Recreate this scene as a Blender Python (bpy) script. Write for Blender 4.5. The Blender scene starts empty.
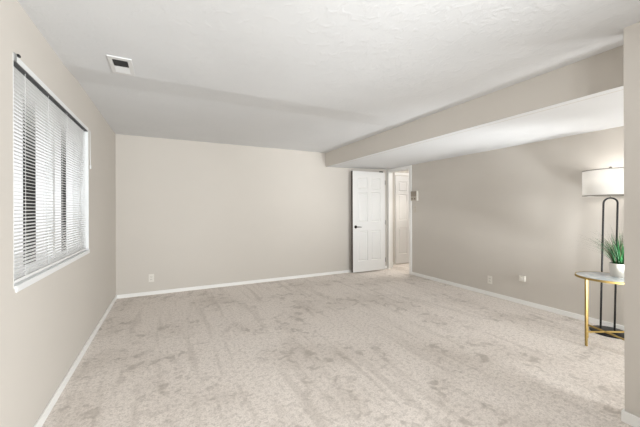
import bpy, bmesh, math, random
from mathutils import Vector, Matrix
PI = math.pi
random.seed(7)
sc = bpy.context.scene
col = sc.collection

# ------------------------------------------------------------------ camera
F_PX = 302.8
YAW = math.atan(151 / 302.8)
cd = bpy.data.cameras.new('camera')
cd.sensor_width = 36
cd.lens = 36 * F_PX / 640
cd.shift_y = -4.3 / 640
cd.clip_start = .05
cam = bpy.data.objects.new('camera', cd)
col.objects.link(cam)
ROLL = math.radians(.19)
cam.matrix_world = (Matrix.Translation((0, 0, 1.28)) @ Matrix.Rotation(-YAW, 4, 'Z')
                    @ Matrix.Rotation(PI / 2, 4, 'X') @ Matrix.Rotation(-ROLL, 4, 'Z'))
sc.camera = cam

# ------------------------------------------------------------------ world, exposure, large lights
w = bpy.data.worlds.new('world')
sc.world = w
w.use_nodes = True
w.node_tree.nodes['Background'].inputs[0].default_value = (.98, .99, 1, 1)
w.node_tree.nodes['Background'].inputs[1].default_value = 1.15
vs = sc.view_settings
vs.view_transform = 'Standard'
vs.look = 'None'
vs.gamma = 1
vs.use_curve_mapping = False
vs.exposure = -0.04


def light(name, kind, loc, rot, energy, color, size=None, size_y=None):
    l = bpy.data.lights.new(name, kind)
    l.energy = energy
    l.color = color
    if kind == 'AREA':
        l.shape = 'RECTANGLE'
        l.size = size
        l.size_y = size_y
    elif size:
        l.shadow_soft_size = size
    o = bpy.data.objects.new(name, l)
    o.location = loc
    o.rotation_euler = rot
    col.objects.link(o)
    return o


XL, XR, YB, YN, ZC = -.687, 4.228, 5.214, -3.2, 2.357   # room extents
CX, CY = 2.44, .811                                     # corner of the partition wall
BX, BZ = 2.725, 2.102                                   # beam face and its underside

def aim(o, target, angle):
    o.rotation_euler = (Vector(target) - o.location).normalized().to_track_quat('-Z', 'Y').to_euler()
    o.data.spot_size = math.radians(angle)
    o.data.spot_blend = 1
    return o


COOL = (.945, .982, 1.0)
# unseen area light added behind the camera to brighten the alcove
light('alcove_area_fill', 'AREA', (3.4, YN - .02, 1.2), (PI / 2, 0, 0), 140, COOL, 1.2, 1.2)
# flush ceiling lamp behind the camera
light('ceiling_lamp_light', 'POINT', (1.50, -.45, ZC - .16), (0, 0, 0), 18, COOL, .06)
# unseen soft spots added to brighten the room, beam, ceiling and alcove
aim(light('room_fill', 'SPOT', (2.36, -2.4, 1.0), (0, 0, 0), 1680, COOL, .3), (XL - .3, 2.9, 1.1), 76)
aim(light('beam_fill', 'SPOT', (-.3, -1.8, 1.2), (0, 0, 0), 300, COOL, .2), (2.7, 3.4, 2.6), 40)
aim(light('ceiling_fill', 'SPOT', (.1, -1.3, 2.08), (0, 0, 0), 230, COOL, .1), (1.2, 4.2, 2.45), 58)
aim(light('alcove_fill', 'SPOT', (3.5, 0, .35), (0, 0, 0), 38, COOL, .15), (3.4, 1.6, 2.1), 130)
aim(light('alcove_low_fill', 'SPOT', (3.5, .3, .3), (0, 0, 0), 260, COOL, .15), (3.5, 3.9, 2.1), 66)
# lamp of the hallway, and an unseen spot added to brighten its floor
light('hallway_lamp_light', 'POINT', (5.2, 4.5, 2.15), (0, 0, 0), 19, (1, .97, .93), .08)
aim(light('hallway_floor_fill', 'SPOT', (4.75, 5.0, 2.3), (0, 0, 0), 75, (1, .93, .82), .05), (4.75, 5.0, 0), 75)
# bulb of the floor lamp
light('floor_lamp_bulb_light', 'POINT', (4.045, 1.46, 1.60), (0, 0, 0), 3.4, (1, .99, .98), .03)


# ------------------------------------------------------------------ materials
def mat(name, color, rough=.6, metal=0, spec=.3, noise=None, bump=None, emit=None):
    """noise=(scale, amount, detail) varies the colour; bump=(scale, strength, distance)"""
    m = bpy.data.materials.new(name)
    m.use_nodes = True
    nt = m.node_tree
    b = nt.nodes['Principled BSDF']
    b.inputs['Base Color'].default_value = (*color, 1)
    b.inputs['Roughness'].default_value = rough
    b.inputs['Metallic'].default_value = metal
    b.inputs['Specular IOR Level'].default_value = spec
    tc = nt.nodes.new('ShaderNodeTexCoord')
    if noise:
        n = nt.nodes.new('ShaderNodeTexNoise')
        n.inputs['Scale'].default_value = noise[0]
        n.inputs['Detail'].default_value = noise[2] if len(noise) > 2 else 3
        nt.links.new(tc.outputs['Object'], n.inputs['Vector'])
        r = nt.nodes.new('ShaderNodeValToRGB')
        a = noise[1]
        r.color_ramp.elements[0].position = .3
        r.color_ramp.elements[1].position = .7
        r.color_ramp.elements[0].color = (*[c * (1 - a) for c in color], 1)
        r.color_ramp.elements[1].color = (*[min(1, c * (1 + a)) for c in color], 1)
        nt.links.new(n.outputs['Fac'], r.inputs['Fac'])
        nt.links.new(r.outputs['Color'], b.inputs['Base Color'])
    if bump:
        n = nt.nodes.new('ShaderNodeTexNoise')
        n.inputs['Scale'].default_value = bump[0]
        n.inputs['Detail'].default_value = 4
        nt.links.new(tc.outputs['Object'], n.inputs['Vector'])
        bp = nt.nodes.new('ShaderNodeBump')
        bp.inputs['Strength'].default_value = bump[1]
        bp.inputs['Distance'].default_value = bump[2]
        nt.links.new(n.outputs['Fac'], bp.inputs['Height'])
        nt.links.new(bp.outputs['Normal'], b.inputs['Normal'])
    if emit:
        b.inputs['Emission Color'].default_value = (*emit[:3], 1)
        b.inputs['Emission Strength'].default_value = emit[3]
    return m


def lin(r, g, b):
    f = lambda c: (c / 255 / 12.92) if c / 255 <= .04045 else ((c / 255 + .055) / 1.055) ** 2.4
    return (f(r), f(g), f(b))


M = {}
M['wall'] = mat('beige_wall_paint', lin(209, 203, 195), .75, spec=.2, noise=(1.2, .012), bump=(90, .08, .002))
M['ceiling'] = mat('textured_ceiling_paint', lin(226, 227, 228), .8, spec=.15, noise=(2.0, .015))
M['trim'] = mat('white_trim_paint', lin(246, 245, 242), .4, spec=.4, noise=(3, .01))
M['door'] = mat('white_door_paint', lin(233, 232, 230), .4, spec=.4, noise=(3, .01))
M['vinyl'] = mat('white_vinyl', lin(235, 236, 236), .35, spec=.45, noise=(3, .01))
M['slat'] = mat('white_blind_enamel', lin(246, 246, 245), .4, spec=.4, noise=(5, .01))
M['rail_shadow'] = mat('grey_rail_shade', lin(96, 97, 98), .5, noise=(5, .03))
M['plate'] = mat('ivory_plastic', lin(232, 228, 220), .4, spec=.4, noise=(8, .01))
M['slot'] = mat('dark_slot', lin(48, 44, 40), .6, noise=(8, .05))
M['bronze'] = mat('dark_bronze', lin(58, 52, 48), .35, metal=.8, noise=(12, .1))
M['nickel'] = mat('worn_nickel', lin(150, 146, 140), .35, metal=.9, noise=(20, .05))
M['black'] = mat('black_metal', lin(24, 24, 25), .42, metal=.3, spec=.5, noise=(20, .1))
M['gold'] = mat('brushed_gold', lin(168, 142, 82), .6, metal=.35, spec=.5, noise=(30, .06))
M['pot'] = mat('white_ceramic', lin(226, 222, 214), .3, spec=.5, noise=(6, .02))
M['soil'] = mat('dark_soil', lin(46, 36, 28), .95, noise=(60, .3), bump=(80, .6, .005))
M['grass'] = mat('green_grass_blade', lin(38, 104, 54), .5, spec=.3, noise=(25, .6))
M['dry'] = mat('dry_grass_blade', lin(98, 92, 72), .6, spec=.2, noise=(14, .3))
M['vent'] = mat('white_vent_enamel', lin(228, 228, 227), .4, spec=.4, noise=(6, .01))
M['duct_shade'] = mat('dark_duct_shade', lin(84, 82, 80), .8, noise=(10, .1))
M['taupe'] = mat('taupe_plastic_face', lin(160, 150, 136), .5, noise=(10, .03))
M['concrete'] = mat('pale_concrete', lin(214, 214, 212), .9, noise=(4, .05), bump=(30, .2, .01))
M['darkwood'] = mat('dark_stained_wood', lin(12, 12, 12), .9, noise=(9, .3), bump=(20, .3, .01))
M['cord'] = mat('white_cord', lin(226, 226, 224), .7, noise=(9, .01))

# hand-troweled ceiling: soft skip-trowel ridges as bump
nt = M['ceiling'].node_tree
b = nt.nodes['Principled BSDF']
tc = nt.nodes.new('ShaderNodeTexCoord')
n1 = nt.nodes.new('ShaderNodeTexNoise'); n1.inputs['Scale'].default_value = 15; n1.inputs['Detail'].default_value = 6
n1.inputs['Distortion'].default_value = .7
n2 = nt.nodes.new('ShaderNodeTexNoise'); n2.inputs['Scale'].default_value = 45; n2.inputs['Detail'].default_value = 3
r = nt.nodes.new('ShaderNodeMapRange'); r.inputs[1].default_value = .5; r.inputs[2].default_value = .62
mx = nt.nodes.new('ShaderNodeMath'); mx.operation = 'MULTIPLY_ADD'; mx.inputs[1].default_value = .35
bp = nt.nodes.new('ShaderNodeBump'); bp.inputs['Strength'].default_value = .26; bp.inputs['Distance'].default_value = .003
for n in (n1, n2):
    nt.links.new(tc.outputs['Object'], n.inputs['Vector'])
nt.links.new(n1.outputs['Fac'], r.inputs[0])
nt.links.new(n2.outputs['Fac'], mx.inputs[0])
nt.links.new(r.outputs[0], mx.inputs[2])
nt.links.new(mx.outputs[0], bp.inputs['Height'])
nt.links.new(bp.outputs['Normal'], b.inputs['Normal'])


def carpet_material():
    m = bpy.data.materials.new('beige_plush_carpet')
    m.use_nodes = True
    nt = m.node_tree
    N, L = nt.nodes, nt.links
    b = N['Principled BSDF']
    b.inputs['Roughness'].default_value = .95
    b.inputs['Specular IOR Level'].default_value = .05
    b.inputs['Sheen Weight'].default_value = .15
    tc = N.new('ShaderNodeTexCoord')

    def noise(scale, detail, dist=0, stretch=None, rot=0, rough=.5):
        n = N.new('ShaderNodeTexNoise')
        n.inputs['Scale'].default_value = scale
        n.inputs['Detail'].default_value = detail
        n.inputs['Distortion'].default_value = dist
        n.inputs['Roughness'].default_value = rough
        if stretch:
            mp = N.new('ShaderNodeMapping')
            mp.inputs['Scale'].default_value = stretch
            mp.inputs['Rotation'].default_value = (0, 0, rot)
            L.new(tc.outputs['Object'], mp.inputs['Vector'])
            L.new(mp.outputs['Vector'], n.inputs['Vector'])
        else:
            L.new(tc.outputs['Object'], n.inputs['Vector'])
        return n

    def ramp(n, p0, p1):
        r = N.new('ShaderNodeMapRange')
        r.interpolation_type = 'SMOOTHSTEP'
        r.inputs[1].default_value = p0
        r.inputs[2].default_value = p1
        L.new(n.outputs['Fac'], r.inputs[0])
        return r

    base = N.new('ShaderNodeRGB'); base.outputs[0].default_value = (*lin(246, 237, 229), 1)
    cur = base.outputs[0]

    def mix(fac, color, amount):
        nonlocal cur
        mm = N.new('ShaderNodeMath'); mm.operation = 'MULTIPLY'; mm.inputs[1].default_value = amount
        L.new(fac, mm.inputs[0])
        x = N.new('ShaderNodeMixRGB')
        x.inputs[2].default_value = (*color, 1)
        L.new(mm.outputs[0], x.inputs[0])
        L.new(cur, x.inputs[1])
        cur = x.outputs[0]
    def both(a, c):
        mm = N.new('ShaderNodeMath'); mm.operation = 'MULTIPLY'
        L.new(a.outputs[0], mm.inputs[0]); L.new(c.outputs[0], mm.inputs[1])
        return mm
    # footprint dents and crushed pile, in drifts
    mix(both(ramp(noise(8.5, 3, .5, None, 0, .6), .52, .66), ramp(noise(1.3, 2, .3), .40, .60)).outputs[0], lin(156, 144, 132), .52)
    mix(ramp(noise(1.0, 3, .25, (11, 1.0, 1), .16), .50, .72).outputs[0], lin(172, 160, 148), .30)   # vacuum strokes
    mix(ramp(noise(1.3, 2, .4), .46, .72).outputs[0], lin(190, 178, 166), .35)
    mix(ramp(noise(34, 4, 0, None, 0, .75), .44, .66).outputs[0], lin(168, 157, 146), .42)  # tufts
    mix(ramp(noise(95, 3, 0, None, 0, .7), .42, .62).outputs[0], lin(174, 163, 152), .36)
    L.new(cur, b.inputs['Base Color'])
    n = noise(190, 3)
    n2 = noise(22, 3)
    a = N.new('ShaderNodeMath'); a.operation = 'ADD'
    L.new(n.outputs['Fac'], a.inputs[0]); L.new(n2.outputs['Fac'], a.inputs[1])
    bp = N.new('ShaderNodeBump'); bp.inputs['Strength'].default_value = .6; bp.inputs['Distance'].default_value = .006
    L.new(a.outputs[0], bp.inputs['Height'])
    L.new(bp.outputs['Normal'], b.inputs['Normal'])
    return m


M['carpet'] = carpet_material()

# marble for the table top
m = mat('white_marble', lin(225, 230, 234), .2, spec=.5)
nt = m.node_tree
tc = nt.nodes.new('ShaderNodeTexCoord')
n = nt.nodes.new('ShaderNodeTexNoise'); n.inputs['Scale'].default_value = 7; n.inputs['Detail'].default_value = 6; n.inputs['Distortion'].default_value = 1.8
r = nt.nodes.new('ShaderNodeValToRGB')
r.color_ramp.elements[0].position = .42; r.color_ramp.elements[0].color = (*lin(204, 213, 219), 1)
r.color_ramp.elements[1].position = .60; r.color_ramp.elements[1].color = (*lin(233, 236, 238), 1)
nt.links.new(tc.outputs['Object'], n.inputs['Vector']); nt.links.new(n.outputs['Fac'], r.inputs['Fac'])
nt.links.new(r.outputs['Color'], nt.nodes['Principled BSDF'].inputs['Base Color'])
M['marble'] = m

# translucent lamp-shade fabric
m = bpy.data.materials.new('white_linen_shade')
m.use_nodes = True
nt = m.node_tree
out = nt.nodes['Material Output']
nt.nodes.remove(nt.nodes['Principled BSDF'])
d = nt.nodes.new('ShaderNodeBsdfDiffuse'); d.inputs[0].default_value = (.86, .85, .83, 1)
t = nt.nodes.new('ShaderNodeBsdfTranslucent'); t.inputs[0].default_value = (.9, .88, .85, 1)
x = nt.nodes.new('ShaderNodeMixShader'); x.inputs[0].default_value = .35
wv = nt.nodes.new('ShaderNodeTexNoise'); wv.inputs['Scale'].default_value = 300
bpn = nt.nodes.new('ShaderNodeBump'); bpn.inputs['Strength'].default_value = .1
nt.links.new(wv.outputs['Fac'], bpn.inputs['Height']); nt.links.new(bpn.outputs['Normal'], d.inputs['Normal'])
nt.links.new(d.outputs[0], x.inputs[1]); nt.links.new(t.outputs[0], x.inputs[2]); nt.links.new(x.outputs[0], out.inputs[0])
M['shade'] = m

# blind slats: thin enamel that lets a little daylight through
m = bpy.data.materials.new('white_blind_slat')
m.use_nodes = True
nt = m.node_tree
out = nt.nodes['Material Output']; pb = nt.nodes['Principled BSDF']
pb.inputs['Base Color'].default_value = (*lin(250, 249, 247), 1); pb.inputs['Roughness'].default_value = .4
t = nt.nodes.new('ShaderNodeBsdfTranslucent'); t.inputs[0].default_value = (.95, .95, .94, 1)
x = nt.nodes.new('ShaderNodeMixShader'); x.inputs[0].default_value = .08
sn = nt.nodes.new('ShaderNodeTexNoise'); sn.inputs['Scale'].default_value = 40
sb = nt.nodes.new('ShaderNodeBump'); sb.inputs['Strength'].default_value = .03
nt.links.new(sn.outputs['Fac'], sb.inputs['Height']); nt.links.new(sb.outputs['Normal'], pb.inputs['Normal'])
nt.links.new(pb.outputs[0], x.inputs[1]); nt.links.new(t.outputs[0], x.inputs[2]); nt.links.new(x.outputs[0], out.inputs[0])
M['slat'] = m

# window glass
m = bpy.data.materials.new('clear_glass')
m.use_nodes = True
nt = m.node_tree
out = nt.nodes['Material Output']
nt.nodes.remove(nt.nodes['Principled BSDF'])
tr = nt.nodes.new('ShaderNodeBsdfTransparent'); gl = nt.nodes.new('ShaderNodeBsdfGlossy'); gl.inputs['Roughness'].default_value = .03
x = nt.nodes.new('ShaderNodeMixShader'); x.inputs[0].default_value = .03
nt.links.new(tr.outputs[0], x.inputs[1]); nt.links.new(gl.outputs[0], x.inputs[2])
nt.links.new(x.outputs[0], out.inputs[0])
M['glass'] = m
M['lampglass'] = mat('frosted_lamp_glass', (.9, .88, .84), .4, emit=(1, .95, .88, 2.0), noise=(5, .01))
M['bulb'] = mat('lit_bulb', (.9, .88, .84), .4, emit=(1, .93, .82, 6.0), noise=(5, .01))


# ------------------------------------------------------------------ helpers
def box(bm, x0, x1, y0, y1, z0, z1, bevel=0):
    t = bmesh.new()
    bmesh.ops.create_cube(t, size=1)
    for v in t.verts:
        v.co = Vector(((x0 + x1) / 2 + v.co.x * (x1 - x0), (y0 + y1) / 2 + v.co.y * (y1 - y0), (z0 + z1) / 2 + v.co.z * (z1 - z0)))
    if bevel:
        bmesh.ops.bevel(t, geom=t.edges[:], offset=bevel, segments=2, affect='EDGES', profile=.5)
    me = bpy.data.meshes.new('t'); t.to_mesh(me); t.free()
    bm.from_mesh(me); bpy.data.meshes.remove(me)
    return bm


def lathe(bm, prof, c=(0, 0, 0), seg=48, ax=1, ay=1):
    rings = []
    for r, z in prof:
        if r < 1e-5:
            rings.append([bm.verts.new((c[0], c[1], c[2] + z))])
        else:
            rings.append([bm.verts.new((c[0] + ax * r * math.cos(2 * PI * i / seg), c[1] + ay * r * math.sin(2 * PI * i / seg), c[2] + z)) for i in range(seg)])
    for a, b2 in zip(rings, rings[1:]):
        for i in range(seg):
            j = (i + 1) % seg
            if len(a) == 1 and len(b2) == 1:
                continue
            if len(a) == 1:
                bm.faces.new((a[0], b2[j], b2[i]))
            elif len(b2) == 1:
                bm.faces.new((a[i], a[j], b2[0]))
            else:
                bm.faces.new((a[i], a[j], b2[j], b2[i]))
    return bm


def tube(bm, pts, r, seg=12, taper=None):
    pts = [Vector(p) for p in pts]
    rings = []
    up = Vector((0, 0, 1))
    prev = None
    for i, p in enumerate(pts):
        d = (pts[min(i + 1, len(pts) - 1)] - pts[max(i - 1, 0)]).normalized()
        if prev is None:
            ref = up if abs(d.z) < .9 else Vector((1, 0, 0))
            a = d.cross(ref).normalized()
        else:
            a = (prev - d * prev.dot(d)).normalized()
        prev = a
        b2 = d.cross(a)
        rr = r if taper is None else r * taper[i]
        rings.append([bm.verts.new(p + a * rr * math.cos(2 * PI * k / seg) + b2 * rr * math.sin(2 * PI * k / seg)) for k in range(seg)])
    for a, b2 in zip(rings, rings[1:]):
        for k in range(seg):
            j = (k + 1) % seg
            bm.faces.new((a[k], a[j], b2[j], b2[k]))
    bm.faces.new(rings[0][::-1]); bm.faces.new(rings[-1])
    return bm


def obj(name, bm, m, parent=None, smooth=False):
    bmesh.ops.recalc_face_normals(bm, faces=bm.faces[:])
    me = bpy.data.meshes.new(name)
    bm.to_mesh(me); bm.free()
    me.materials.append(m)
    if smooth:
        for p in me.polygons:
            p.use_smooth = True
        me.set_sharp_from_angle(angle=math.radians(40))
    o = bpy.data.objects.new(name, me)
    col.objects.link(o)
    if parent:
        o.parent = parent
        o.matrix_parent_inverse = parent.matrix_world.inverted()
    return o


def struct(name, bm, m, parent=None):
    o = obj(name, bm, m, parent)
    if parent is None:
        o['kind'] = 'structure'
    return o


def thing(name, label, cat, loc=(0, 0, 0), group=None):
    o = bpy.data.objects.new(name, None)
    col.objects.link(o)
    o.empty_display_size = .1
    o.location = loc
    o.matrix_world = Matrix.Translation(loc)
    o['label'] = label
    o['category'] = cat
    if group:
        o['group'] = group
    return o


B = bmesh.new

# ------------------------------------------------------------------ room shell
T = .12
OY0, OY1, OZ = 4.535, 5.214, 2.085       # doorway in the right wall
WY0, WY1, WZ0, WZ1 = 2.012, 3.572, .893, 2.06  # window in the left wall
struct('floor', box(B(), XL - T, 6.6, YN - T, YB + .5, -.1, 0), M['carpet'])

bm = B()
box(bm, XL - T, XL, YN - T, WY0, 0, ZC + .1)
box(bm, XL - T, XL, WY1, YB + T, 0, ZC + .1)
box(bm, XL - T, XL, WY0, WY1, 0, WZ0)
box(bm, XL - T, XL, WY0, WY1, WZ1, ZC + .1)
struct('wall_left', bm, M['wall'])
struct('wall_back', box(B(), XL, XR + T, YB, YB + T, 0, ZC + .1), M['wall'])
bm = B()
box(bm, XR, XR + T, YN - T, OY0, 0, ZC + .1)
box(bm, XR, XR + T, OY0, YB, OZ, ZC + .1)
struct('wall_right', bm, M['wall'])
# partition wall whose corner stands at the right edge of the picture
bm = B()
box(bm, CX, CX + T, YN, CY, 0, ZC + .1)
struct('wall_partition', bm, M['wall'])
# wall behind the camera, with unseen window openings added to let light in
NWX0, NWX1, NWZ0, NWZ1 = -.3, 2.1, .6, 2.1
bm = B()
box(bm, XL, NWX0, YN - T, YN, 0, ZC + .1)
box(bm, NWX1, 2.8, YN - T, YN, 0, ZC + .1)
box(bm, 4.0, XR, YN - T, YN, 0, ZC + .1)
box(bm, 2.8, 4.0, YN - T, YN, 0, NWZ0)
box(bm, 2.8, 4.0, YN - T, YN, 1.8, ZC + .1)
box(bm, NWX0, NWX1, YN - T, YN, 0, NWZ0)
box(bm, NWX0, NWX1, YN - T, YN, NWZ1, ZC + .1)
struct('wall_near', bm, M['wall'])
# hallway beyond the doorway
HY = 5.475
bm = B()
box(bm, XR + T, 6.6, HY, HY + T, 0, ZC + .1)
struct('wall_hallway_back', bm, M['wall'])
struct('wall_hallway_side', box(B(), 6.48, 6.6, 3.3, HY, 0, ZC + .1), M['wall'])
struct('wall_hallway_near', box(B(), XR + T, 6.48, 3.3, 3.42, 0, ZC + .1), M['wall'])

# ceiling: the middle field hangs a finger lower than the strips along the beam and the far wall
D = .009
xs = [XL - T, 2.215, BX + .06]
ys = [YN - T, 2.825, 3.205, YB + T]
bm = B()


def cz(x, y):
    ex = min(1, max(0, (x - 2.215) / (BX + .06 - 2.215)))
    ey = min(1, max(0, (y - 2.825) / .38))
    return ZC - D + 2 * D * max(ex, ey) * .5 + 0


def quad(*p):
    bm.faces.new([bm.verts.new(q) for q in p])


Z0, Z1 = ZC - D, ZC + .016
XE = BX + .02
XF = CX + T
quad((xs[0], ys[0], Z0), (2.215, ys[0], Z0), (2.215, ys[1], Z0), (xs[0], ys[1], Z0))
quad((2.215, ys[0], Z0), (XE, ys[0], Z1), (XE, ys[2], Z1), (2.215, ys[1], Z0))
quad((xs[0], ys[1], Z0), (2.215, ys[1], Z0), (XE, ys[2], Z1), (xs[0], ys[2], Z1))
quad((xs[0], ys[2], Z1), (XE, ys[2], Z1), (XE, ys[3], Z1), (xs[0], ys[3], Z1))
bmesh.ops.remove_doubles(bm, verts=bm.verts[:], dist=1e-4)
bmesh.ops.recalc_face_normals(bm, faces=bm.faces[:])
g = bmesh.ops.extrude_face_region(bm, geom=bm.faces[:])
for v in g['geom']:
    if isinstance(v, bmesh.types.BMVert):
        v.co.z = ZC + .12
struct('ceiling', bm, M['ceiling'])
struct('ceiling_hallway', box(B(), XR + T, 6.6, 3.3, HY + T, ZC, ZC + .12), M['ceiling'])

# dropped beam: wall-coloured face, ceiling-coloured underside over the alcove
bm = B()
box(bm, BX, BX + .1, YN, YB, BZ, ZC + .04)
struct('wall_beam', bm, M['wall'])
bm = B()
z_b, z_r = BZ - .002, 2.134
vv = [bm.verts.new(p) for p in [(BX + .001, YN, z_b), (XR, YN, z_r), (XR, YB, z_r), (BX + .001, YB, z_b),
                                (BX + .001, YN, z_b + .001), (XR, YN, z_r + .08), (XR, YB, z_r + .08), (BX + .001, YB, z_b + .001)]]
for f in ((0, 3, 2, 1), (4, 5, 6, 7), (0, 1, 5, 4), (1, 2, 6, 5), (2, 3, 7, 6), (3, 0, 4, 7)):
    bm.faces.new([vv[i] for i in f])
struct('ceiling_alcove', bm, M['ceiling'])

# baseboards
BH, BT = .062, .012
struct('baseboard_left', box(B(), XL, XL + BT, YN, YB, 0, BH, .003), M['trim'])
struct('baseboard_back', box(B(), XL + BT, XR - .02, YB - BT, YB, 0, BH - .008, .003), M['trim'])
struct('baseboard_right', box(B(), XR - BT, XR, YN, 4.47, 0, BH - .004, .003), M['trim'])
bm = B()
box(bm, CX - BT, CX, YN, CY + BT, 0, BH + .004, .003)
box(bm, CX, CX + T, CY, CY + BT, 0, BH + .004, .003)
box(bm, CX + T, CX + T + BT, YN, CY + BT, 0, BH, .003)
struct('baseboard_partition', bm, M['trim'])
struct('baseboard_near', box(B(), XL + BT, CX - BT, YN, YN + BT, 0, BH, .003), M['trim'])
struct('baseboard_hallway', box(B(), XR + T + .02, 4.60, HY - BT, HY, 0, BH, .003), M['trim'])

# door casing round the doorway
bm = B()
box(bm, XR - .016, XR + .0, 4.472, 4.540, 0, 2.132, .003)              # near side casing
box(bm, XR - .016, XR + .0, 4.540, YB - .002, OZ - .003, 2.132, .003)  # head casing under the alcove ceiling
box(bm, XR, XR + T + .012, OY0, OY0 + .018, 0, OZ, .002)                # jambs
box(bm, XR, XR + T, OY0, YB, OZ - .018, OZ, .002)
box(bm, XR + .045, XR + .06, OY0 + .018, OY0 + .03, 0, OZ - .018)       # door stop
struct('trim_1', bm, M['trim'])
bm = B()
box(bm, XR - .022, XR + .0, 5.142, YB - .001, 0, OZ - .003, .003)       # far side casing
box(bm, XR, XR + T + .012, YB - .018, YB - .001, 0, OZ - .02, .002)
struct('trim_2', bm, M['trim'])
st = obj('strike_plate', box(B(), XR + .012, XR + .04, OY0 + .018, OY0 + .021, .90, .96), M['nickel'],
         bpy.data.objects['trim_1'])


# ------------------------------------------------------------------ six-panel doors
def door_leaf(w_, h_, t_, cols, rows):
    """leaf lying in the xz plane, x 0..w, y 0..t (front face at y = 0)"""
    bm = B()
    xsv = sorted({0, w_, *[c for p in cols for c in p]})
    zsv = sorted({0, h_, *[c for p in rows for c in p]})
    for yy in (0, t_):
        V = {(i, k): bm.verts.new((xv, yy, zv)) for i, xv in enumerate(xsv) for k, zv in enumerate(zsv)}
        panels = []
        for i in range(len(xsv) - 1):
            for k in range(len(zsv) - 1):
                q = [V[i, k], V[i + 1, k], V[i + 1, k + 1], V[i, k + 1]]
                if yy:
                    q.reverse()
                f = bm.faces.new(q)
                if (xsv[i], xsv[i + 1]) in cols and (zsv[k], zsv[k + 1]) in rows:
                    panels.append(f)
        bm.normal_update()
        bmesh.ops.inset_individual(bm, faces=panels, thickness=.014, depth=-.011)
        bmesh.ops.inset_individual(bm, faces=panels, thickness=.010, depth=0)
        bmesh.ops.inset_individual(bm, faces=panels, thickness=.022, depth=.009)
    bm.edges.ensure_lookup_table()
    # close the rim
    rim = [e for e in bm.edges if e.is_boundary]
    bmesh.ops.bridge_loops(bm, edges=rim)
    return bm


W1, H1 = .795, 2.018
cols = [(.125, .360), (.445, .680)]
rows = [(.215, .825), (1.0, 1.60), (1.665, 1.895)]
D1X, D1Y = 3.250, 5.066
bm = door_leaf(W1, H1, .045, cols, rows)
bmesh.ops.translate(bm, verts=bm.verts[:], vec=(D1X, D1Y, .022))
door1 = struct('door_1', bm, M['door'])
# lever handle
bm = B()
hx, hz = D1X + .066, .925
t = B(); lathe(t, [(0, 0), (.031, 0), (.031, .006), (.026, .011), (.012, .013), (.011, .045), (0, .045)], seg=28)
bmesh.ops.rotate(t, verts=t.verts[:], matrix=Matrix.Rotation(PI / 2, 3, 'X'))
bmesh.ops.translate(t, verts=t.verts[:], vec=(hx, D1Y, hz))
me = bpy.data.meshes.new('t'); t.to_mesh(me); t.free(); bm.from_mesh(me)
tube(bm, [(hx - .008, D1Y - .045, hz), (hx + .02, D1Y - .048, hz), (hx + .07, D1Y - .046, hz - .002), (hx + .115, D1Y - .040, hz - .004)], .009, 10, [1, 1, .85, .65])
h = obj('door_handle', bm, M['bronze'], door1, True); h['label'] = 'dark bronze lever handle'
for hzz in (.22, .30 + .70, 1.83):
    bm = B(); tube(bm, [(D1X + W1 + .007, D1Y - .006, hzz - .045), (D1X + W1 + .007, D1Y - .006, hzz + .045)], .007, 10)
    box(bm, D1X + W1 - .0, D1X + W1 + .003, D1Y, D1Y + .03, hzz - .045, hzz + .045)
    obj('hinge', bm, M['nickel'], door1)
o = obj('door_edge_shade', box(B(), D1X - .004, D1X + .0005, D1Y + .001, D1Y + .044, .024, .020 + H1), mat('dark_edge_shade', lin(74, 64, 56), .8, noise=(9, .08)), door1)  # dark strip stands in for the shade at the leaf's free edge
o['label'] = 'dark strip painted as shade along the free edge'
bm = box(B(), D1X + .665, D1X + .745, D1Y - .012, D1Y + .022, .022 + H1, .022 + H1 + .022, .003)
o = obj('door_catch', bm, M['black'], door1); o['label'] = 'small black catch on the top edge'

W2 = .79
bm = door_leaf(W2, 2.03, .035, [(.085, .335), (.455, .705)], [(.215, .825), (1.0, 1.60), (1.665, 1.895)])
bmesh.ops.translate(bm, verts=bm.verts[:], vec=(4.668, HY - .022, .018))
door2 = struct('door_2', bm, M['door'])
bm = B(); t = B(); lathe(t, [(0, 0), (.028, 0), (.028, .006), (.011, .01), (.011, .035), (.026, .045), (.028, .06), (.018, .072), (0, .075)], seg=24)
bmesh.ops.rotate(t, verts=t.verts[:], matrix=Matrix.Rotation(PI / 2, 3, 'X'))
bmesh.ops.translate(t, verts=t.verts[:], vec=(4.668 + W2 - .065, HY - .022, .93))
me = bpy.data.meshes.new('t'); t.to_mesh(me); t.free(); bm.from_mesh(me)
obj('door_knob', bm, M['bronze'], door2, True)
bm = B()
box(bm, 4.640, 5.56, HY - .018, HY, 2.06, 2.125, .003)
box(bm, 5.49, 5.56, HY - .018, HY, 0, 2.06, .003)
box(bm, 4.642, 4.656, HY - .018, HY, 0, 2.06, .002)
struct('trim_3', bm, M['trim'])

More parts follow.
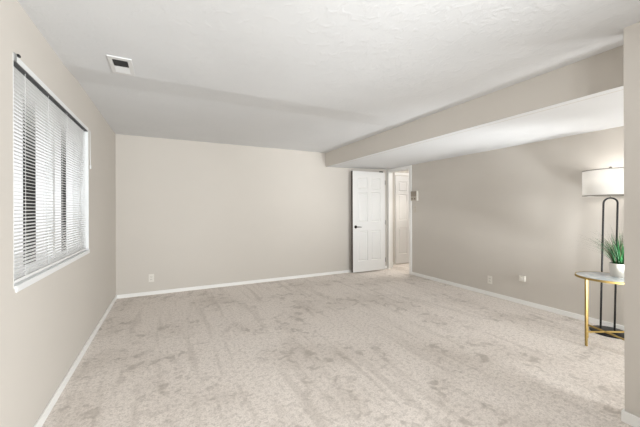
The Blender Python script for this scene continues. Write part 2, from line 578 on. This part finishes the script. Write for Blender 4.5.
# ------------------------------------------------------------------ windows
bm = B()   # window_1: outer vinyl frame, glass, sill, in the left wall
x0, x1 = XL - .11, XL - .06
fw = .045
box(bm, x0, x1, WY0, WY0 + fw, WZ0, WZ1, .003)
box(bm, x0, x1, WY1 - fw, WY1, WZ0, WZ1, .003)
box(bm, x0, x1, WY0 + fw, WY1 - fw, WZ0, WZ0 + fw, .003)
box(bm, x0, x1, WY0 + fw, WY1 - fw, WZ1 - fw, WZ1, .003)
ym = (WY0 + WY1) / 2 + .05
box(bm, x0 + .005, x1 - .004, ym - .025, ym + .025, WZ0 + fw, WZ1 - fw, .003)
win = struct('window_1', bm, M['vinyl'])
obj('window_pane', box(B(), x0 + .02, x0 + .026, WY0 + fw - .005, ym - .02, WZ0 + fw - .005, WZ1 - fw + .005), M['glass'], win)
obj('window_pane', box(B(), x0 + .02, x0 + .026, ym + .02, WY1 - fw + .005, WZ0 + fw - .005, WZ1 - fw + .005), M['glass'], win)
bm = B()
box(bm, XL - .062, XL + .006, WY0 + .002, WY1 - .002, WZ0 - .004, WZ0 + .010, .003)
box(bm, XL - .002, XL + .008, WY0 + .014, WY1 + .006, WZ0 - .025, WZ0 + .010, .004)
obj('window_sill', bm, M['vinyl'], win)
bm = B()   # white lining of the recess
box(bm, XL - .062, XL + .001, WY1 - .003, WY1 + .0005, WZ0 + .01, WZ1)
box(bm, XL - .062, XL + .001, WY0 - .0005, WY0 + .003, WZ0 + .01, WZ1)
box(bm, XL - .062, XL + .001, WY0, WY1, WZ1 - .003, WZ1 + .0005)
obj('window_jamb', bm, M['vinyl'], win)

bm = B()
box(bm, NWX0, NWX0 + .05, YN - .09, YN - .04, NWZ0, NWZ1, .003)
box(bm, NWX1 - .05, NWX1, YN - .09, YN - .04, NWZ0, NWZ1, .003)
box(bm, NWX0 + .05, NWX1 - .05, YN - .09, YN - .04, NWZ0, NWZ0 + .05, .003)
box(bm, NWX0 + .05, NWX1 - .05, YN - .09, YN - .04, NWZ1 - .05, NWZ1, .003)
box(bm, .875, .925, YN - .09, YN - .04, NWZ0 + .05, NWZ1 - .05, .003)
struct('added_window', bm, M['vinyl'])  # unseen window, added to bring in fill light from behind

# outside the left window
struct('ground', box(B(), -7, XL - T, -2, 9, .02, .30), M['concrete'])
for (a, b2, lab) in ((4.72, 5.01, 'wide dark post outside the blind covered window, nearer the left edge of the photo'),
                     (6.13, 6.27, 'narrow dark post outside the blind covered window, nearer the far wall')):
    bm = B()
    box(bm, -1.53, -1.5, a, b2, .30, 2.62, .006)
    box(bm, -1.545, -1.485, a - .012, b2 + .012, 2.62, 2.65, .005)
    box(bm, -1.545, -1.485, a - .012, b2 + .012, .30, .36, .005)
    o = obj('dark_post', bm, M['darkwood']); o['label'] = lab; o['category'] = 'post'; o['group'] = 'dark posts outside the window'

# ------------------------------------------------------------------ mini blind
blind = thing('window_blind', 'white horizontal mini blind with narrow partly open slats hanging in the left wall window', 'blind', (XL - .028, (WY0 + WY1) / 2, WZ0 + .02))
SX = XL - .028
by0, by1 = WY0 + .006, WY1 - .008
pitch, sw, tilt = .0193, .0245, math.radians(9)
ztop, zbot = 2.012, .922
bm = B()
ns = int((ztop - zbot) / pitch)
for i in range(ns + 1):
    z = ztop - i * pitch
    pr = []
    for k in range(5):
        u = -1 + k / 2
        xx = u * sw / 2
        zz = .0026 * (1 - u * u)
        pr.append((xx * math.cos(tilt) + zz * math.sin(tilt), -xx * math.sin(tilt) + zz * math.cos(tilt)))
    rows_ = []
    for yv in (by0 + .003, by1 - .003):
        rows_.append([[bm.verts.new((SX + a, yv, z + c + dz)) for a, c in pr] for dz in (0, .0006)])
    (a0, a1), (c0, c1) = rows_
    for k in range(4):
        bm.faces.new((a1[k], a1[k + 1], c1[k + 1], c1[k]))
        bm.faces.new((a0[k + 1], a0[k], c0[k], c0[k + 1]))
        bm.faces.new((a0[k], a0[k + 1], a1[k + 1], a1[k]))
        bm.faces.new((c0[k + 1], c0[k], c1[k], c1[k + 1]))
    bm.faces.new((a0[0], a1[0], c1[0], c0[0])); bm.faces.new((a1[4], a0[4], c0[4], c1[4]))
obj('slats', bm, M['slat'], blind)
bm = B()
box(bm, SX - .013, SX + .030, by0, by1, 2.030, 2.057, .002)
o = obj('headrail', bm, M['vinyl'], blind)
obj('headrail_shade', box(B(), SX - .010, SX + .026, by0 + .004, by1 - .004, 2.0245, 2.031), M['rail_shadow'], o)  # dark strip painted as the shade under the headrail
bm = B()
box(bm, SX - .016, SX + .034, by0 - .004, by0 + .022, 2.024, 2.062, .002)
obj('bracket', bm, mat('grey_bracket_steel', lin(150, 150, 148), .5, noise=(9, .03)), o)
bm = B()
box(bm, SX + .026, SX + .040, by0 + .030, by0 + .052, 2.058, 2.070, .003)
obj('rail_clip', bm, M['black'], o)
obj('bottom_rail', box(B(), SX - .013, SX + .013, by0 + .003, by1 - .003, .9045, .9225, .003), M['slat'], blind)
for yy in (2.20, 2.555, 2.957, 3.47):
    bm = B()
    for dx in (-.0135, .0135):
        box(bm, SX + dx - .0007, SX + dx + .0007, yy - .0012, yy + .0012, .92, 2.03)
    obj('ladder_cord', bm, M['cord'], blind)
bm = B()
tube(bm, [(XL + .012, 3.545, 2.035), (XL + .018, 3.547, 2.02), (XL + .02, 3.548, 1.70)], .0028, 8)
lathe(bm, [(0, -.03), (.006, -.028), (.007, 0), (.003, .01), (0, .012)], (XL + .02, 3.548, 1.70), 12)
wd = obj('tilt_wand', bm, M['cord'], blind, True)

# ------------------------------------------------------------------ ceiling vent
v = thing('ceiling_vent', 'white ceiling register with a dark louvered opening near the left wall', 'vent', (-.31, 2.665, ZC - D))
VX0, VX1, VY0, VY1 = -.383, -.235, 2.515, 2.815
zt = ZC - D
bm = B()
ox0, ox1, oy0, oy1 = -.356, -.264, 2.556, 2.775
box(bm, VX0, VX1, VY0, oy0, zt - .008, zt, .003)
box(bm, VX0, VX1, oy1, VY1, zt - .008, zt, .003)
box(bm, VX0, ox0, oy0, oy1, zt - .008, zt, .003)
box(bm, ox1, VX1, oy0, oy1, zt - .008, zt, .003)
box(bm, ox0, ox1, 2.662, 2.672, zt - .008, zt, .002)
obj('frame', bm, M['vent'], v)
obj('duct_shade', box(B(), ox0, ox1, oy0, oy1, zt - .0015, zt + .004), M['duct_shade'], v)  # flat dark sheet painted as the shade inside the register


def louvers(y0, y1, ang, n):
    bm = B()
    for i in range(n):
        yc = y0 + (i + .5) * (y1 - y0) / n
        t = B(); box(t, ox0, ox1, -.0055, .0055, -.0006, .0006)
        bmesh.ops.rotate(t, verts=t.verts[:], matrix=Matrix.Rotation(ang, 3, 'X'))
        bmesh.ops.translate(t, verts=t.verts[:], vec=(0, yc, zt - .0055))
        me = bpy.data.meshes.new('t'); t.to_mesh(me); t.free(); bm.from_mesh(me); bpy.data.meshes.remove(me)
    return bm


o = obj('louvers', louvers(oy0, 2.662, math.radians(50), 8), M['duct_shade'], v); o['label'] = 'louvers painted dark grey as shade'  # same dark colour, shade of the opening put into these louvers
o = obj('louvers', louvers(2.672, 2.765, math.radians(-28), 9), M['vent'], v); o['label'] = 'white louvers'

# ------------------------------------------------------------------ ceiling lamp behind the camera (real lamp, lights the room)
cl = thing('ceiling_lamp', 'round flush ceiling lamp behind the viewer', 'lamp', (1.50, -.45, ZC - D))
bm = B(); lathe(bm, [(0, 0), (.15, 0), (.155, -.012), (.15, -.022), (0, -.022)], (1.50, -.45, ZC - D), 40)
obj('lamp_base', bm, M['nickel'], cl, True)

# ------------------------------------------------------------------ outlets
def duplex(name, label, cat, centre, normal, group=None):
    """normal: '-y' plate on the far wall, '-x' plate on the right wall"""
    o = thing(name, label, cat, centre, group)
    cx, cy, cz_ = centre

    def put(u0, u1, d0, d1, z0, z1, bev=0):
        if normal == '-y':
            return box(B(), cx + u0, cx + u1, cy - d1, cy - d0, cz_ + z0, cz_ + z1, bev)
        return box(B(), cx - d1, cx - d0, cy + u0, cy + u1, cz_ + z0, cz_ + z1, bev)
    obj('cover_plate', put(-.036, .036, 0, .006, -.058, .058, .002), M['plate'], o)
    for dz in (-.02, .02):
        s = obj('socket', put(-.017, .017, .006, .009, dz - .014, dz + .014, .001), M['plate'], o)
        for du in (-.007, .007):
            obj('slot', put(du - .0018, du + .0018, .0088, .0094, dz - .007, dz + .006), M['slot'], s)
    return o


duplex('wall_outlet', 'ivory duplex outlet low on the far wall near the left corner', 'outlet', (-.241, YB, .253), '-y')
duplex('wall_outlet', 'ivory duplex outlet low on the long right wall, left of the small jack', 'outlet', (XR, 2.875, .232), '-x')
j = thing('phone_jack', 'small boxy surface-mounted jack low on the right wall, between outlet and table', 'jack', (XR, 2.41, .348))
obj('jack_box', box(B(), XR - .032, XR, 2.372, 2.448, .310, .386, .005), M['plate'], j)
bm = B(); t = B(); lathe(t, [(0, 0), (.018, 0), (.018, .008), (.014, .012), (0, .012)], seg=24)
bmesh.ops.rotate(t, verts=t.verts[:], matrix=Matrix.Rotation(-PI / 2, 3, 'Y'))
bmesh.ops.translate(t, verts=t.verts[:], vec=(XR - .032, 2.41, .348))
me = bpy.data.meshes.new('t'); t.to_mesh(me); t.free(); bm.from_mesh(me)
obj('jack_knob', bm, M['plate'], j, True)

# thermostat and light switch at the end of the right wall
t_ = thing('thermostat', 'taupe and white thermostat box high on the right wall beside the doorway', 'thermostat', (XR, 4.37, 1.52))
obj('body', box(B(), XR - .045, XR, 4.30, 4.452, 1.435, 1.62, .004), M['plate'], t_)
o = obj('face_panel', box(B(), XR - .050, XR - .044, 4.303, 4.450, 1.515, 1.617, .002), M['taupe'], t_); o['label'] = 'taupe face panel'
o = obj('lower_panel', box(B(), XR - .049, XR - .044, 4.303, 4.450, 1.438, 1.512, .002), mat('beige_plastic_panel', lin(188, 179, 165), .5, noise=(9, .02)), t_)
for yy in (4.345, 4.415):
    obj('button', box(B(), XR - .053, XR - .048, yy - .012, yy + .012, 1.463, 1.481, .002), M['slot'], o)
s_ = thing('light_switch', 'beige light switch plate just below the thermostat', 'switch', (XR, 4.385, 1.27))
MB_ = mat('beige_switch_plastic', lin(206, 198, 187), .5, noise=(8, .01))
obj('switch_plate', box(B(), XR - .006, XR, 4.35, 4.42, 1.215, 1.33, .002), MB_, s_)
obj('toggle', box(B(), XR - .018, XR - .005, 4.379, 4.391, 1.262, 1.288, .002), MB_, s_)

# ------------------------------------------------------------------ side table
TC = Vector((3.640, 1.312, 0)); TZ = .647; TR = .245
tb = thing('side_table', 'small round gold-legged side table with a white marble top', 'side table', TC)
bm = B(); lathe(bm, [(0, TZ - .014), (TR - .008, TZ - .014), (TR - .006, TZ - .001), (TR - .008, TZ), (0, TZ)], TC, 96)
o = obj('tabletop', bm, M['marble'], tb, True); o['label'] = 'white marble tabletop with bluish grey veins'
bm = B(); lathe(bm, [(TR - .007, TZ - .018), (TR, TZ - .018), (TR, TZ + .001), (TR - .007, TZ + .001), (TR - .007, TZ - .018)], TC, 96)
obj('rim', bm, M['gold'], tb, True)
offs = [Vector((-.169, .106, 0)), Vector((.061, .193, 0)), Vector((.192, -.080, 0)), Vector((-.095, -.160, 0))]
ang = math.atan2(.075, -.158)


def bar(bm, c, ang, L_, w_, z0, z1, bev=.002):
    t = B(); box(t, -L_ / 2, L_ / 2, -w_ / 2, w_ / 2, z0, z1, bev)
    bmesh.ops.rotate(t, verts=t.verts[:], matrix=Matrix.Rotation(ang, 3, 'Z'))
    bmesh.ops.translate(t, verts=t.verts[:], vec=(c.x, c.y, 0))
    me = bpy.data.meshes.new('t'); t.to_mesh(me); t.free(); bm.from_mesh(me); bpy.data.meshes.remove(me)
    return bm


for k, of in enumerate(offs):
    a = math.atan2(of.y, of.x)
    obj('leg', bar(B(), TC + of, a, .014, .021, 0, TZ - .014), M['gold'], tb)
for k in (0, 1):
    dv = offs[k + 2] - offs[k]
    obj('crossbar', bar(B(), TC + (offs[k] + offs[k + 2]) / 2, math.atan2(dv.y, dv.x), dv.length - .014, .014, .124 + .0001 * k, .138 + .0001 * k), M['gold'], tb)

# ------------------------------------------------------------------ potted grass
PC = Vector((3.735, 1.270, TZ))
pp = thing('potted_grass', 'white pot of tall green artificial grass on the marble table', 'plant', PC)
bm = B(); lathe(bm, [(0, .001), (.064, .001), (.069, .007), (.073, .118), (.072, .122), (.066, .122), (.064, .105), (0, .105)], PC, 56)
obj('pot', bm, M['pot'], pp, True)
bm = B(); lathe(bm, [(0, .112), (.04, .110), (.064, .106)], PC, 40)
obj('soil', bm, M['soil'], pp, True)


def blades(n, spread, hmin, hmax, wid, seed, bend):
    rnd = random.Random(seed)
    bm = B()
    for _ in range(n):
        a = rnd.uniform(0, 2 * PI)
        r0 = .048 * math.sqrt(rnd.random())
        base = PC + Vector((math.cos(a) * r0, math.sin(a) * r0, .106))
        a2 = a + rnd.uniform(-.6, .6)
        hgt = rnd.uniform(hmin, hmax)
        out_ = rnd.random() ** 1.3 * spread * hgt
        dirv = Vector((math.cos(a2), math.sin(a2), 0))
        # keep the blades clear of the wall partition behind the pot
        side = Vector((-dirv.y, dirv.x, 0))
        tw = rnd.uniform(-1.2, 1.2)
        prev = None
        S_ = 7
        for s in range(S_ + 1):
            u = s / S_
            p = base + dirv * out_ * (u ** 1.5) + Vector((0, 0, hgt * (u - bend * u ** 3 * (out_ / hgt))))
            ww = wid * (1 - u ** 2) * .5 + .0003
            sd = side * math.cos(tw) + dirv * math.sin(tw)
            q = (bm.verts.new(p - sd * ww), bm.verts.new(p + sd * ww + Vector((0, 0, 0))))
            if prev:
                bm.faces.new((prev[0], prev[1], q[1], q[0]))
            prev = q
    return bm


obj('grass_blades', blades(280, .78, .12, .31, .0042, 3, .30), M['grass'], pp)
o = obj('dry_blades', blades(110, 1.55, .25, .40, .0020, 5, .30), M['dry'], pp); o['label'] = 'thin brownish dry blades'

# ------------------------------------------------------------------ floor lamp
LC = Vector((4.045, 1.460, 0))
lp = thing('floor_lamp', 'black arched floor lamp with a lit white drum shade behind the side table', 'floor lamp', LC)
bm = B(); lathe(bm, [(0, 0), (.150, 0), (.155, .004), (.155, .016), (.150, .020), (0, .022)], LC, 72)
obj('base', bm, M['black'], lp, True)
dirp = Vector((-.56, .83, 0)).normalized()
lean = Vector((C_ := .018, -.030, 0))
pts = []
half = .054
zt_ = 1.385
for z in [.018 + i * (zt_ - half - .018) / 12 for i in range(13)]:
    pts.append(LC + dirp * half + lean * (z / zt_ - .5) * .8 + Vector((0, 0, z)))
for k in range(1, 16):
    a = PI * k / 16
    z = zt_ - half + half * math.sin(a)
    pts.append(LC + dirp * half * math.cos(a) + lean * (z / zt_ - .5) * .8 + Vector((0, 0, z)))
for z in [.018 + i * (zt_ - half - .018) / 12 for i in range(12, -1, -1)]:
    pts.append(LC - dirp * half + lean * (z / zt_ - .5) * .8 + Vector((0, 0, z)))
bm = B(); tube(bm, pts, .0084, 14)
obj('arched_pole', bm, M['black'], lp, True)
LT = LC + lean * .4
bm = B()
tube(bm, [LT + Vector((0, 0, zt_ - .004)), LT + Vector((0, 0, 1.475))], .006, 10)
lathe(bm, [(0, 1.470), (.017, 1.470), (.017, 1.51), (.012, 1.515), (0, 1.515)], LT, 20)
obj('lamp_socket', bm, M['nickel'], lp, True)
bm = B(); lathe(bm, [(0, 1.512), (.014, 1.515), (.030, 1.545), (.030, 1.565), (.018, 1.587), (0, 1.592)], LT, 20)
bulb = obj('bulb', bm, M['bulb'], lp, True)
SA, SB = .150, .232   # oval drum shade: shallow across the wall, long along it
z0, z1 = 1.408, 1.678
SCX = LT
bm = B(); lathe(bm, [(1, z0), (1, z1), (.994, z1), (.994, z0), (1, z0)], SCX, 96, SA, SB)
sh = obj('lamp_shade', bm, M['shade'], lp, True)
for za, zb, nm in ((z0 - .001, z0 + .009, 'shade_trim'), (z1 - .007, z1 + .001, 'shade_trim')):
    bm = B(); lathe(bm, [(1.006, za), (1.006, zb), (.990, zb), (.990, za), (1.006, za)], SCX, 96, SA, SB)
    o = obj(nm, bm, M['nickel'], sh, True); o['label'] = 'thin grey metal trim'
bm = B()
for a in (PI / 2, PI / 2 + 2.2, PI / 2 - 2.2):
    tube(bm, [SCX + Vector((0, 0, z1 - .006)), SCX + Vector((SA * .99 * math.cos(a), SB * .99 * math.sin(a), z1 - .004))], .002, 6)
tube(bm, [SCX + Vector((0, 0, 1.585)), SCX + Vector((0, 0, z1 + .012))], .003, 8)
obj('shade_spider', bm, M['nickel'], sh)
bm = B(); lathe(bm, [(0, z1 + .008), (.009, z1 + .008), (.012, z1 + .018), (.009, z1 + .028), (0, z1 + .032)], SCX, 16)
obj('finial', bm, M['nickel'], sh, True)
bpy.data.objects['floor_lamp_bulb_light'].location = (SCX.x, SCX.y, 1.60)

# ------------------------------------------------------------------ door bumper at the partition's foot
